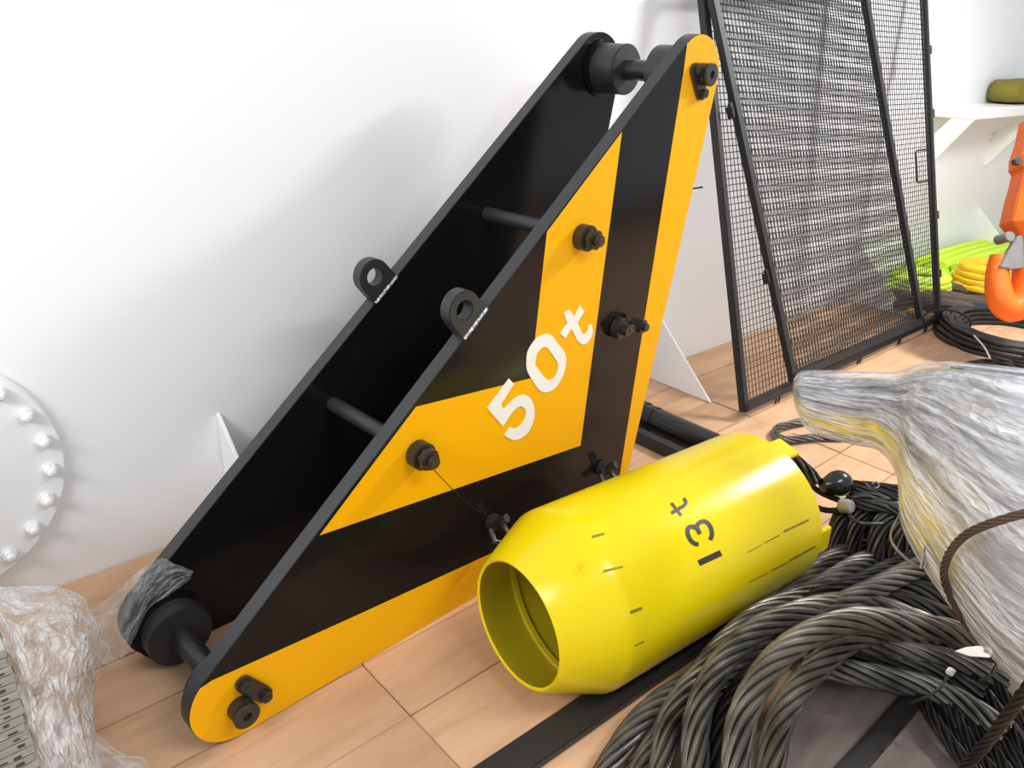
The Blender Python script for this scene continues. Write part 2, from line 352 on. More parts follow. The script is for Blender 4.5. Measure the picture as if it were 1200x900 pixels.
# triangular gusset plates standing against the wall
def gusset(X, h, d, name, th=.012):
    mb = MB(); mb.prism([(X-th/2, WY, 0), (X-th/2, WY-d, 0), (X-th/2, WY, h)], (th, 0, 0))
    return struct(mb.build(name, 'white', bevel=.002))
for k, (X, nm) in enumerate(((.792, 'trim_1'), (2.905, 'trim_2'), (5.02, 'trim_3'), (7.13, 'trim_4'))): gusset(X, .41, .43, nm)
# ledge (stringer) along the wall on the right with its diagonal braces
mb = MB(); mb.box((7.9, WY-.145, 1.183), (4.42, .29, .066)); struct(mb.build('trim_5', 'white', bevel=.004))
for k, X in enumerate((5.70, 7.0, 8.4)):
    mb = MB(); mb.prism([(X-.006, WY-.29, 1.15), (X-.006, WY-.15, 1.15), (X-.006, WY, .96), (X-.006, WY, .745), (X-.006, WY-.02, .745)], (.012, 0, 0))
    struct(mb.build('trim_%d' % (6+k), 'white'))
mb = MB(); mb.tube([(7.0, WY-.01, .98), (7.6, WY-.012, 1.0), (8.6, WY-.012, 1.12)], .006, 6); struct(mb.build('trim_9', 'white'))

# ================================================================ 50 t LIFTING FRAME
th = math.atan2(.043, .805); FD = Vector((math.cos(th), math.sin(th), 0)); FN = Vector((-math.sin(th), math.cos(th), 0)); FP = Vector((.399, 1.384, 0)); UZ = Vector((0, 0, 1))
def W(s, z, o=0): return FP + FD*s + UZ*z + FN*o
def plpx(x, y, o=0): return onp(x, y, FP+FN*o, FN)
frame = thing('lifting_frame', FP + FD*.75 + FN*.2, 'large triangular black and amber steel frame marked 50t leaning along the wall', 'lifting frame')
cA, rA = (.052, .112), .112; cB, rB = (1.452, .02), .02; cC, rC = (1.638, 1.434), .110
def hull(circs, n=64):
    pts = []
    for (cx, cz), r in circs:
        pts += [(cx+r*math.cos(2*PI*k/n), cz+r*math.sin(2*PI*k/n)) for k in range(n)]
    pts = sorted(set(pts)); 
    def half(ps):
        h = []
        for p in ps:
            while len(h) > 1 and (h[-1][0]-h[-2][0])*(p[1]-h[-2][1])-(h[-1][1]-h[-2][1])*(p[0]-h[-2][0]) <= 0: h.pop()
            h.append(p)
        return h
    a = half(pts); b = half(pts[::-1]); return a[:-1]+b[:-1]
OUT = hull([(cA, rA), (cB, rB), (cC, rC)])
PT = .045; GAP0, GAP1 = .375, .42
def plate(o0, o1, name, label=None):
    mb = MB(); n = len(OUT); vs = [W(s, z, o0) for s, z in OUT]+[W(s, z, o1) for s, z in OUT]
    mb.add(vs, [tuple(range(n)), tuple(range(n, 2*n))[::-1]]+[(k, n+k, n+(k+1) % n, (k+1) % n) for k in range(n)])
    ob = mb.build(name, 'black', frame, bevel=.0015)
    ob.data.materials.append(M['edge'])
    for p in ob.data.polygons:
        if abs(p.normal.dot(FN)) < .8: p.material_index = 1
    if label: ob['label'] = label
    return ob
fpl = plate(0, PT, 'side_plate', 'front side plate with amber stripes and white 50t lettering')
rpl = plate(GAP0, GAP1, 'side_plate', 'plain black rear side plate')
def inlay(poly, o, th_, name, m, parent):
    mb = MB(); mb.prism([W(s, z, -o) for s, z in poly], -FN*th_); return mb.build(name, m, parent)
# border stripe: the outline between the inner line and the outer edge
import itertools
ang0 = OUT
inner = [(1.5635, 1.5185), (1.561, 1.443), (1.546, 1.268), (1.523, .999), (1.490, .618), (1.443, .068), (.837, .124), (.383, .161), (.001, .196)]
def side(p):  # keep outline vertices on the outer side of the inner line
    s, z = p
    if z < .196 and s < .02: return True
    if z < .06+.0001 and s < 1.47: return True
    if s > 1.4: 
        return s > 1.5635 if z > 1.5 else s > 1.443
    return s > 1.4
outer = [p for p in OUT if side(p)]
# order: from A's left top round the bottom to C's top
def arcpos(p): return OUT.index(p)
i0 = min(range(len(OUT)), key=lambda i: abs(OUT[i][0]-.0)+abs(OUT[i][1]-.196)); seq = [OUT[(i0+k) % len(OUT)] for k in range(len(OUT))]
outer = [p for p in seq if side(p)]
def shrink(p, e=.0012):
    c = (.9, .45); d = math.hypot(p[0]-c[0], p[1]-c[1]); return (p[0]+(c[0]-p[0])*e/d, p[1]+(c[1]-p[1])*e/d)
border = [shrink(p) for p in outer]+inner
tag(inlay(border, 0, .0012, 'border_stripe', 'amber', fpl), 'amber stripe along the bottom and right edges')
vband = [(.291, .444), (.577, .685), (.98, .648), (1.017, 1.055), (1.298, 1.291), (1.223, .35)]
vband = [shrink(p) if p[1] > .198+.8433*p[0]-.01 else p for p in vband]
tag(inlay(vband, 0, .0012, 'chevron_stripe', 'amber', fpl), 'amber chevron band behind the lettering')
# lettering 50t, measured on the plate
def px6(x, y): return (540+x/4.739, 340+y/4.739)
five = [(145, 655), (265, 490), (293, 520), (220, 635), (237, 662), (290, 606), (340, 581), (385, 600), (407, 660), (400, 730), (370, 790), (325, 825), (285, 830), (240, 806), (272, 760), (300, 769), (330, 750), (355, 710), (360, 672), (340, 646), (310, 652), (275, 688), (232, 756)]
zo = [(363, 400), (370, 340), (410, 275), (460, 245), (500, 250), (540, 300), (577, 352), (582, 410), (562, 480), (520, 545), (475, 566), (435, 555), (400, 505), (368, 450)]
zi = [(412, 395), (420, 355), (445, 322), (474, 317), (500, 348), (520, 376), (536, 402), (538, 440), (520, 482), (488, 500), (462, 482), (440, 455), (424, 432), (412, 415)]
def smooth2(pts, closed=True, sub=4):
    n = len(pts); o = []
    for i in range(n if closed else n-1):
        p0, p1, p2, p3 = (pts[(i+k) % n] if closed else pts[min(max(i+k, 0), n-1)] for k in (-1, 0, 1, 2))
        for j in range(sub):
            t = j/sub; o.append(tuple(.5*(2*p1[c]+(p2[c]-p0[c])*t+(2*p0[c]-5*p1[c]+4*p2[c]-p3[c])*t*t+(3*p1[c]-p0[c]-3*p2[c]+p3[c])*t**3) for c in (0, 1)))
    return o if closed else o+[pts[-1]]
five = five[:5]+smooth2(five[5:14], False)+smooth2(five[14:22], False)+five[22:]
zo, zi = smooth2(zo), smooth2(zi)
tt = [(572, 128), (603, 107), (628, 148), (660, 85), (684, 117), (645, 180)]+smooth2([(672, 238), (688, 243), (702, 225), (705, 200)], False)+smooth2([(723, 190), (731, 226), (720, 264), (700, 292), (674, 301), (648, 283)], False)+[(612, 212), (578, 267), (549, 240), (590, 185)]
mb = MB(); mb.prism([plpx(*px6(*p), -.0014) for p in five], -FN*.002)
tag(mb.build('lettering', 'lettering', fpl), 'white numeral 5')
mb = MB(); n = len(zo); A_ = [plpx(*px6(*p), -.0014) for p in zo]; B_ = [plpx(*px6(*p), -.0014) for p in zi]; e = -FN*.002
mb.add(A_+B_+[p+e for p in A_]+[p+e for p in B_], [f for k in range(n) for f in ((2*n+k, 2*n+(k+1) % n, 3*n+(k+1) % n, 3*n+k), (k, (k+1) % n, 2*n+(k+1) % n, 2*n+k), (n+k, 3*n+k, 3*n+(k+1) % n, n+(k+1) % n))])
tag(mb.build('lettering', 'lettering', fpl), 'white numeral 0')
mb = MB(); mb.prism([plpx(*px6(*p), -.0014) for p in tt], -FN*.002)
tag(mb.build('lettering', 'lettering', fpl), 'white letter t')

# pins, hubs, keepers
def hubset(c, rh, rp_, hl):
    s, z = c
    for (o0, o1) in ((PT, PT+hl), (GAP0-hl, GAP0)):
        mb = MB(); mb.cyl(W(s, z, o0), W(s, z, o1), rh, 48)
        h = mb.build('hub', 'edge', frame, smooth=True, bevel=.003)
        w0, w1 = (PT, PT+.014) if o0 == PT else (GAP0-.014, GAP0)
        MB().cyl(W(s, z, w0), W(s, z, w1), rh+.012, 40, r2=rh+.012).build('weld_collar', 'black', h, smooth=True, bevel=.004)
    mb = MB(); mb.cyl(W(s, z, -.034), W(s, z, GAP1+.03), rp_, 36)
    p = mb.build('pin', 'blackmetal', frame, smooth=True, bevel=.004)
    MB().cyl(W(s, z, PT+hl+.008), W(s, z, PT+hl+.032), rp_+.004, 32).build('spacer_ring', 'blackmetal', p, smooth=True, bevel=.002)
    mb = MB(); mb.lathe(W(s, z, -.0345), -FN, [(0, rp_*1.05), (.006, rp_*1.05), (.008, rp_*.96), (.008, rp_*.36), (-.004, rp_*.30), (-.004, .001)], 36)
    mb.build('pin_cap', 'blackmetal', p, smooth=True)
hubset((.052, .084), .082, .030, .066)
hubset((1.648, 1.437), .076, .031, .105)
def keeper(a, b):
    mb = MB(); d = (Vector((b[0]-a[0], 0, b[1]-a[1]))).normalized(); pts = []
    r = .020
    for c, st in ((a, PI/2), (b, -PI/2)):
        base = math.atan2(d.z, d.x)
        for k in range(9):
            an = base+st+k*PI/8; pts.append((c[0]+r*math.cos(an), c[1]+r*math.sin(an)))
    mb.prism([W(s, z, -.0015) for s, z in pts], -FN*.014)
    k = mb.build('keeper_plate', 'blackmetal', frame, bevel=.002)
    for c in (a, b):
        mb = MB(); mb.cyl(W(*c, -.0155), W(*c, -.027), .0135, 24); mb.cyl(W(*c, -.027), W(*c, -.0285), .007, 6)
        mb.build('screw', 'blackmetal', k, bevel=.0015)
a1, a2 = [plpx(*q, -.02) for q in ((283, 797), (311, 812))]
def sz(P): d = P-FP; return (d.dot(FD), d.z)
keeper(sz(plpx(284, 799)), sz(plpx(307, 811)))
keeper(sz(plpx(812, 82)), sz(plpx(819, 109)))
# tie rods with nuts on the front face
for k, (x, y) in enumerate(((488, 530), (680, 277))):
    s, z = sz(plpx(x, y))
    MB().cyl(W(s, z, PT), W(s, z, GAP0), .021, 24).build('tie_rod', 'edge', frame, smooth=True)
    nu = MB().cyl(W(s, z, -.001), W(s, z, -.036), .036, 32).build('collar', 'blackmetal', frame, smooth=True, bevel=.003)
    MB().cyl(W(s, z, -.036), W(s, z, -.060), .030, 6).build('nut', 'blackmetal', nu, bevel=.003)
    MB().cyl(W(s, z, -.060), W(s, z, -.076), .016, 16).build('threaded_end', 'blackmetal', nu, smooth=True, bevel=.002)
# small bolted pin on the right black band
s, z = sz(plpx(722, 383))
bo = MB().cyl(W(s, z, -.001), W(s, z, -.030), .034, 28).build('collar', 'blackmetal', frame, smooth=True, bevel=.003)
mb = MB(); mb.cyl(W(s, z, -.03), W(s, z, -.05), .018, 16); mb.bar(W(s, z, -.042), W(s+.055, z+.004, -.042), .018, .020, FN); mb.build('link', 'blackmetal', bo, bevel=.002)
MB().cyl(W(s+.058, z+.004, -.020), W(s+.058, z+.004, -.062), .024, 6).build('nut', 'blackmetal', bo, bevel=.003)
MB().cyl(W(s+.058, z+.004, -.062), W(s+.058, z+.004, -.075), .013, 14).build('threaded_end', 'blackmetal', bo, smooth=True, bevel=.002)
# two shackled bolts on the lower black band
for (x, y) in ((703, 548), (575, 610)):
    s, z = sz(plpx(x, y))
    bo = MB().cyl(W(s, z, -.001), W(s, z, -.026), .026, 20).build('collar', 'blackmetal', frame, smooth=True, bevel=.003)
    mb = MB(); mb.tube([W(s-.02, z-.01, -.02), W(s-.028, z-.035, -.045), W(s, z-.05, -.055), W(s+.028, z-.03, -.045), W(s+.02, z-.005, -.02)], .009, 8); mb.build('shackle', 'blackmetal', bo, smooth=True)
    MB().cyl(W(s+.006, z+.01, -.026), W(s+.012, z+.03, -.055), .014, 6).build('nut', 'blackmetal', bo, bevel=.002)
# lanyard wire from the lower nut to the shackled bolt
p0 = plpx(507, 549, -.05); p1 = plpx(572, 607, -.03)
MB().tube(spline([p0, (p0+p1)/2+Vector((0, 0, -.012)), p1], .02), .0014, 5).build('lanyard_wire', 'rope_dark', frame)
# lifting lugs on the long edges
ED = Vector((1, .8433)).normalized()
def lug(spx, o0, o1):
    s0, z0 = spx
    e = Vector((ED.x, ED.y)); nrm = Vector((-ED.y, ED.x)); c = Vector((s0, z0))+nrm*.058; n = 32; R = .050; r = .025
    po = []; pi = []
    for k in range(n):
        a = 2*PI*k/n; d = e*math.cos(a)+nrm*math.sin(a)
        p = c+d*R
        if d.dot(nrm) < -.15:
            p = Vector((s0, z0)) + e*(R*1.02*math.copysign(min(1, abs(math.cos(a))/.8), math.cos(a))) - nrm*.004
        po.append(p); pi.append(c+d*r)
    oc = .5*(o0+o1)
    mb = MB(); A = [W(p.x, p.y, o0) for p in po]; B = [W(p.x, p.y, o0) for p in pi]; A2 = [W(p.x, p.y, o1) for p in po]; B2 = [W(p.x, p.y, o1) for p in pi]
    fs = []
    for k in range(n):
        j = (k+1) % n
        fs += [(k, j, n+j, n+k), (2*n+k, 3*n+k, 3*n+j, 2*n+j), (k, 2*n+k, 2*n+j, j), (n+k, n+j, 3*n+j, 3*n+k)]
    mb.add(A+B+A2+B2, fs); lg = mb.build('lifting_lug', 'edge', frame, smooth=True, bevel=.0025)
    for o in (o0-.001, o1+.001):
        a = Vector((s0, z0))-e*.05+nrm*.003; b = Vector((s0, z0))+e*.05+nrm*.003
        MB().tube([W(*(a.lerp(b, q/6)), o) for q in range(7)], .0045, 8).build('weld_seam', 'weld', lg, smooth=True)
sl = .775
lug((sl, .198+.8433*sl), .004, .041); lug((sl, .198+.8433*sl), GAP0+.004, GAP0+.041)

# ================================================================ 13 t YELLOW TUBE
TA = Vector((1.352, 1.0318, .2375)); ta = math.radians(-4.365); TD = Vector((math.cos(ta), math.sin(ta), 0)); TNn = Vector((-TD.y, TD.x, 0)); TR = .2372
tube = thing('steel_cylinder', TA+Vector((.17, 0, -.2375)), 'bright lemon yellow steel cylinder with tapered open mouth marked 13t', 'steel cylinder')
S0, S1, S2 = -.345, -.197, .545; RM = .166
mb = MB(); mb.lathe(TA, TD, [(S0, RM-.012), (S0-.004, RM-.006), (S0, RM), (S1-.012, TR-.006), (S1, TR-.001), (S1+.012, TR), (S2, TR), (S2+.003, TR-.006), (S2, TR-.012)], 96)
mb.build('shell', 'lemon', tube, smooth=True, angle=60)
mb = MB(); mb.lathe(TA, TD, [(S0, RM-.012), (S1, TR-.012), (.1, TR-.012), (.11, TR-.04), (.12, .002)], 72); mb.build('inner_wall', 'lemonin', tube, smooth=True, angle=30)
mb = MB(); mb.lathe(TA, TD, [(S2, TR-.012), (S2-.05, TR-.012), (S2-.05, .04), (S2-.06, .002)], 72); mb.build('end_plate', 'lemon', tube, smooth=True, angle=30)
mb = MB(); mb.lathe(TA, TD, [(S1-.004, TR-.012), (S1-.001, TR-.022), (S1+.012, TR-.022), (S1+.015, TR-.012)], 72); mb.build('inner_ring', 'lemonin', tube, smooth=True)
def TC(s, a, r): return TA + TD*s + r*(math.cos(a)*UZ + math.sin(a)*(-TNn))   # a from the top towards the camera side
def cylhit(x, y, R):
    r = ray(x, y).normalized(); o = CP-TA; rp_ = r-TD*r.dot(TD); op = o-TD*o.dot(TD)
    aa = rp_.dot(rp_); bb = 2*rp_.dot(op); cc = op.dot(op)-R*R; return CP+r*((-bb-math.sqrt(max(0, bb*bb-4*aa*cc)))/2/aa)
def hitsa(x, y):
    P = cylhit(x, y, TR)-TA; s = P.dot(TD); q = P-TD*s; return s, math.atan2(q.dot(-TNn), q.z)
for a in (.23, 1.55, 3.4):
    mb = MB()
    pts = [TC(S2-.02, a-.16, TR-.004), TC(S2+.058, a-.16, TR-.004), TC(S2+.058, a+.16, TR-.004), TC(S2-.02, a+.16, TR-.004)]
    rad = (math.cos(a)*UZ+math.sin(a)*(-TNn)); mb.prism(pts, -rad*.014); mb.build('end_tab', 'lemon', tube, bevel=.003)
def cyl_stroke(pts, wpx, mb, sub=4, ext=.0008):
    """stroke through pixels, laid on the tube wall"""
    P = spline([(x, y, 0) for x, y in pts], max(1.0, wpx*.4)) if len(pts) > 2 else [Vector((*pts[0], 0)).lerp(Vector((*pts[1], 0)), k/10) for k in range(11)]
    vs = []; n = len(P); 
    for i, p in enumerate(P):
        t_ = (P[min(i+1, n-1)]-P[max(i-1, 0)]).normalized(); nn = Vector((-t_.y, t_.x, 0))
        for j in range(4):
            q = p+nn*wpx*(j/3-.5); s, a = hitsa(q.x, q.y); vs.append(TC(s, a, TR+ext))
    mb.add(vs, [(i*4+j, i*4+j+1, (i+1)*4+j+1, (i+1)*4+j) for i in range(n-1) for j in range(3)])
M['stencil'] = mat('black_stencil_paint', (.025, .024, .02), .45, noise_amt=.5, noise_scale=60)
M['scuff'] = mat('dark_scuff', (.20, .165, .012), .5, noise_amt=.7, noise_scale=80)
def c7(x, y): return (760+x/6.43, 560+y/6.43)
mb = MB(); cyl_stroke([c7(376, 643), c7(545, 565)], 7.2, mb); tag(mb.build('lettering', 'stencil', tube), 'black numeral 1')
mb = MB(); cyl_stroke([c7(*p) for p in ((462, 468), (478, 440), (474, 390), (450, 345), (415, 323), (378, 335), (360, 365))], 5.2, mb)
cyl_stroke([c7(*p) for p in ((352, 352), (366, 385), (386, 425))], 5.2, mb, ext=.001)
cyl_stroke([c7(*p) for p in ((352, 378), (330, 364), (300, 370), (289, 395), (298, 440), (322, 482), (352, 502), (376, 500))], 5.2, mb, ext=.0009)
tag(mb.build('lettering', 'stencil', tube), 'black numeral 3')
mb = MB(); cyl_stroke([c7(170, 190), c7(245, 286)], 3.6, mb); cyl_stroke([c7(*p) for p in ((170, 268), (215, 240), (255, 218), (280, 200), (283, 175), (262, 155))], 4.0, mb, ext=.001)
tag(mb.build('lettering', 'stencil', tube), 'black letter t')
mb = MB()
def c5(x, y): return (540+x/2.571, 480+y/2.571)
rs_ = random.Random(5)
for (a, b, w) in (((860, 432), (905, 408), 1), ((915, 402), (960, 378), 1.4), ((972, 368), (1048, 332), 2.2), ((868, 520), (925, 492), 1.2), ((935, 486), (985, 460), 1.6), ((990, 455), (1068, 412), 2.4), ((524, 712), (552, 698), 1.6), ((510, 612), (545, 598), 3.6), ((430, 486), (488, 474), 2.2), ((395, 384), (432, 374), 3.0)):
    cyl_stroke([c5(*a), c5(*b)], w, mb, ext=.0006)
mb.build('scuff_marks', 'scuff', tube)['kind'] = 'stuff'

# ================================================================ SECOND-PLANE METAL ON THE FLOOR
def flat_bar():
    d = Vector((1, -.030, 0)).normalized()
    a0 = fl(556, 897, .022); a1 = fl(625, 899, .022); w = abs((a1-a0).dot(Vector((-d.y, d.x, 0)))); st = a0.lerp(a1, .5)
    st = st - d*.35; st.z = .0118
    mb = MB(); mb.bar(st, st+d*1.72, w, .021); o = mb.build('flat_bar', 'barsteel', bevel=.003)
    tag(o, 'long black scuffed flat steel bar on the planks under the yellow cylinder', 'steel bar')
flat_bar()
pp = thing('black_pipe', (2.5, 1.75, 0), 'black lacquered pipe on the floor behind the frame and yellow cylinder', 'pipe')
mb = MB(); mb.cyl((2.452, 2.1, .056), (2.452, 1.28, .056), .055, 32); mb.build('tube', 'pipe', pp, smooth=True, bevel=.004)
mb = MB(); mb.cyl((2.452, 1.90, .056), (2.452, 1.83, .056), .0600, 32); mb.build('coupling', 'pipe', pp, smooth=True, bevel=.003)
mb = MB(); mb.cyl((2.452, 1.80, .056), (2.452, 1.775, .056), .0585, 32); mb.build('coupling', 'pipe', pp, smooth=True, bevel=.003)
mb = MB(); mb.bar((2.335, 2.1, .0265), (2.335, 1.31, .0265), .05, .05); tag(mb.build('square_bar', 'barsteel', bevel=.004), 'black square steel bar beside the black pipe on the floor', 'steel bar')

# ================================================================ MESH SCREENS
def screen(BL, BR, TL, TR_, name, label, fw, ft, pitch, clips_l, clips_r, feet, handle=False, skew=0):
    BL, BR, TL, TR_ = map(Vector, (BL, BR, TL, TR_)); ex = (BR-BL).normalized(); eu = (TL-BL).normalized(); nn = ex.cross(eu).normalized()
    root = thing(name, (BL+BR)/2*1.0, label, 'mesh screen')
    for a, b, up in ((BL, TL, nn), (BR, TR_, nn), (BL, BR, nn), (TL, TR_, nn)):
        d = (b-a).normalized(); MB().bar(a-d*fw/2, b+d*fw/2, fw, ft, nn).build('frame_rail', 'screen', root, bevel=.003)
    nx = int((BR-BL).length/pitch); nz = int((TL-BL).length/pitch); wr = .0021
    mb = MB()
    for i in range(1, nx):
        q = i/nx; mb.tube([BL.lerp(BR, q), TL.lerp(TR_, q)], wr, 4, cap=False)
    tag(mb.build('wire_mesh', 'screen', root), 'upright wires of the woven mesh', kind='stuff')
    mb = MB()
    for i in range(1-int(max(0, skew)*nz), nz-int(min(0, skew)*nz)):
        q = i/nz; q2 = q+skew; ks = sorted((-q/skew, (1-q)/skew)) if skew else (0, 1); k0, k1 = max(0, ks[0]), min(1, ks[1])
        A, B = BL.lerp(TL, q)+nn*.003, BR.lerp(TR_, q2)+nn*.003; mb.tube([A.lerp(B, k0), A.lerp(B, k1)], wr, 4, cap=False)
    tag(mb.build('wire_mesh', 'screen', root), 'level wires of the woven mesh', kind='stuff')
    for q, sgn, (A, B) in [(c, -1, (BL, TL)) for c in clips_l]+[(c, 1, (BR, TR_)) for c in clips_r]:
        p = A.lerp(B, q)+ex*sgn*(fw/2+.012)
        mb = MB(); d = (B-A).normalized(); mb.bar(p-d*.03, p+d*.03, .026, .012, nn); mb.bar(p+ex*sgn*.016-d*.035, p+ex*sgn*.016+d*.012, .008, .03, nn); mb.build('clip', 'screen' if sgn < 0 else 'steel', root, bevel=.002)
    for q in feet:
        p = BL.lerp(BR, q); zb = .001; 
        mb = MB()
        for k in (-.014, .014):
            e = p+ex*k; f = Vector((e.x, e.y, 0)) - Vector((0, .0, 0)); mb.tube([e-eu*fw/2, Vector((e.x, e.y-.004, zb+.004))], .0045, 6)
        mb.build('foot_clip', 'screen', root)
    if handle:
        p = BR.lerp(TR_, handle)
        MB().tube(spline([p-ex*.012-nn*.018, p-ex*.14-nn*.02, p-ex*.155-nn*.02+eu*.015, p-ex*.155-nn*.02+eu*.165, p-ex*.14-nn*.02+eu*.18, p-ex*.012-nn*.018+eu*.18], .02), .005, 8).build('handle', 'screen', root, smooth=True)
    return root
la = math.radians(16.35)
B0 = Vector((2.862, 1.612, .06)); B1 = Vector((4.955, 1.612, .06)); LEN = 1.95
UP = Vector((0, math.sin(la), math.cos(la)))*LEN
screen(B0, B1, B0+UP, B1+UP+Vector((.02, 0, 0)), 'mesh_screen', 'wide black framed wire mesh screen in front leaning against the white wall', .036, .034, .0265, (), (.14, .32, .62, .80), (.135, .52, .75, .92), handle=.42)
Nn = Vector((0, -math.cos(la), math.sin(la))); PB = B0 + Nn*.045
def pnl(x, y): return onp(x, y, PB, Nn)
screen(pnl(929, 441), pnl(1079, 376), pnl(831, -22), pnl(1010, -22), 'mesh_screen', 'narrower skewed wire mesh screen leaning against the wider screen', .042, .030, .0265, (.29, .71), (), (), skew=-.085)
# wire hook sticking from the wall by the screen
MB().tube(spline([Vector((2.93, WY, .94)), Vector((2.93, WY-.14, .935)), Vector((2.95, WY-.2, .95))], .02), .004, 6).build('trim_10', 'screen')['kind'] = 'structure'

# ================================================================ GREY PALLET UNDER THE ROPES
pal = thing('pallet', (1.75, .3, 0), 'low grey weathered wooden pallet under the wire rope pile', 'pallet')
PZ = .115
for k, (y0, y1) in enumerate(((.405, .56), (.205, .352), (.03, .165))):
    x0 = 1.19
    mb = MB(); mb.box(((x0+2.35)/2, (y0+y1)/2, PZ-.011), (2.35-x0, y1-y0, .022)); mb.build('deck_board', 'pallet', pal, bevel=.003)
mb = MB(); mb.box((1.78, .379, .05), (1.16, .075, .084)); mb.build('bearer', 'darkwood', pal, bevel=.003)  # extra dark beam under the deck gap, so the gap reads black
for x in (1.30, 1.78, 2.28):
    mb = MB(); mb.box((x, .365, .0465), (.09, .67, .091)); mb.build('bearer', 'darkwood', pal, bevel=.003)

# ================================================================ WIRE ROPES
def path(pts): return [fl(x, y, z) for x, y, z in pts]
coil = thing('wire_rope_coil', (1.5, .6, 0), 'big heap of thick grey steel wire rope loops in front of the yellow cylinder', 'wire rope')
RR = .0305
TURNS = [
 ('rope', [(696, 935, .04), (713, 900, .05), (744, 852, .08), (778, 820, .11), (812, 800, .13), (850, 762, .13), (905, 716, .12), (960, 668, .10), (1010, 632, .07)]),
 ('rope', [(742, 945, .04), (752, 905, .06), (772, 868, .08), (800, 836, .09), (835, 808, .09), (880, 770, .09), (940, 716, .09)]),
 ('rope', [(768, 950, .08), (778, 893, .11), (783, 852, .14), (798, 820, .165), (818, 795, .18), (850, 755, .18), (890, 720, .17), (948, 695, .15), (980, 676, .13), (1003, 662, .11), (1024, 652, .08), (1046, 640, .04)]),
 ('rope', [(816, 960, .13), (815, 895, .17), (816, 848, .20), (830, 803, .225), (856, 764, .24), (893, 735, .25), (940, 716, .25), (985, 708, .225), (1030, 712, .20), (1080, 730, .18), (1130, 752, .16)]),
 ('rope_dark', [(838, 960, .13), (840, 900, .15), (845, 860, .17), (862, 820, .18), (900, 780, .18), (950, 750, .17), (1010, 740, .16)]),
 ('rope', [(862, 965, .22), (864, 893, .27), (869, 845, .30), (886, 805, .32), (912, 770, .33), (950, 743, .335), (998, 727, .33), (1040, 728, .31), (1082, 735, .29), (1120, 742, .26), (1170, 765, .22)]),
 ('rope', [(902, 960, .17), (904, 897, .20), (911, 854, .22), (931, 813, .235), (957, 782, .24), (984, 758, .24), (1012, 744, .235), (1050, 741, .22), (1090, 750, .19)]),
 ('rope', [(962, 752, .19), (985, 756, .195), (1012, 757, .195), (1040, 761, .19), (1087, 769, .18), (1125, 779, .17), (1180, 800, .16)]),
 ('rope', [(940, 780, .16), (965, 783, .165), (1000, 788, .17), (1050, 798, .165), (1088, 806, .16), (1130, 826, .155), (1180, 860, .15)]),
 ('rope', [(920, 760, .20), (955, 727, .225), (1000, 702, .23), (1029, 688, .21), (1056, 674, .19), (1090, 660, .17), (1130, 650, .15)]),
 ('rope_dark', [(930, 722, .15), (966, 699, .16), (1004, 685, .155), (1040, 668, .14), (1080, 652, .12), (1120, 640, .1)]),
 ('rope_dark', [(1010, 706, .15), (1050, 705, .16), (1095, 718, .16), (1150, 745, .15)]),
 ('rope_dark', [(1030, 694, .13), (1070, 690, .14), (1110, 702, .14), (1160, 730, .13)]),
 ('rope_dark', [(1050, 684, .11), (1090, 678, .12), (1130, 688, .12), (1170, 710, .12)]),
 ('rope_dark', [(1000, 735, .22), (1050, 742, .20), (1100, 752, .18), (1150, 775, .17)]),
 ('rope_dark', [(990, 775, .17), (1040, 780, .16), (1090, 790, .16), (1150, 815, .15)]),
]
def clear_tube(P, R):
    out = []
    for p in P:
        q = p-TA; q = q-TD*q.dot(TD); need = TR+R+.004
        if q.length < need and (p-TA).dot(TD) < S2+.05:
            zz = p.z-TA.z; p = p - TNn*(math.sqrt(max(0, need*need-zz*zz)) + q.dot(TNn))
        out.append(p)
    return out
for m_, pts in TURNS: lay_rope(clear_tube(path(pts), RR), RR, coil, m_)
# upright bundle of darker rope behind, tied
bun = thing('wire_rope_coil', (2.3, .85, 0), 'dark greased wire rope bundle standing upright past the far end of the yellow cylinder', 'wire rope')
for pts in ([(978, 672, .03), (979, 640, .09), (983, 612, .15), (994, 594, .19), (1012, 586, .21), (1040, 588, .21)],
            [(999, 668, .05), (1000, 638, .11), (1004, 613, .16), (1016, 596, .20), (1040, 592, .21)],
            [(1028, 672, .06), (1026, 640, .13), (1031, 615, .18), (1044, 600, .21), (1062, 596, .21)],
            [(1052, 668, .07), (1049, 640, .13), (1053, 618, .18), (1066, 604, .2)],
            [(1074, 672, .07), (1068, 645, .13), (1062, 622, .17), (1058, 606, .19)],
            [(1014, 670, .03), (1014, 646, .06), (1018, 622, .10), (1034, 606, .14)], [(992, 664, .03), (996, 634, .07), (1006, 612, .12)], [(1042, 664, .05), (1042, 636, .10), (1048, 614, .14)]):
    lay_rope(path(pts), .0275, bun, 'rope_dark', ds=.010)
for pts in ([(990, 574, .20), (1010, 576, .22), (1035, 581, .225), (1066, 590, .22)], [(992, 588, .2), (1015, 592, .23), (1040, 594, .235), (1068, 604, .225)], [(985, 568, .18), (1012, 570, .19), (1040, 573, .19), (1072, 577, .19)]):
    lay_rope(path(pts), .020, bun, 'rope_dark', ds=.009, nstr=6)
MB().tube(spline(path([(996, 604, .23), (1002, 611, .235), (1016, 614, .24), (1034, 614, .24)]), .01), .0055, 8).build('tie', 'cable', bun, smooth=True)

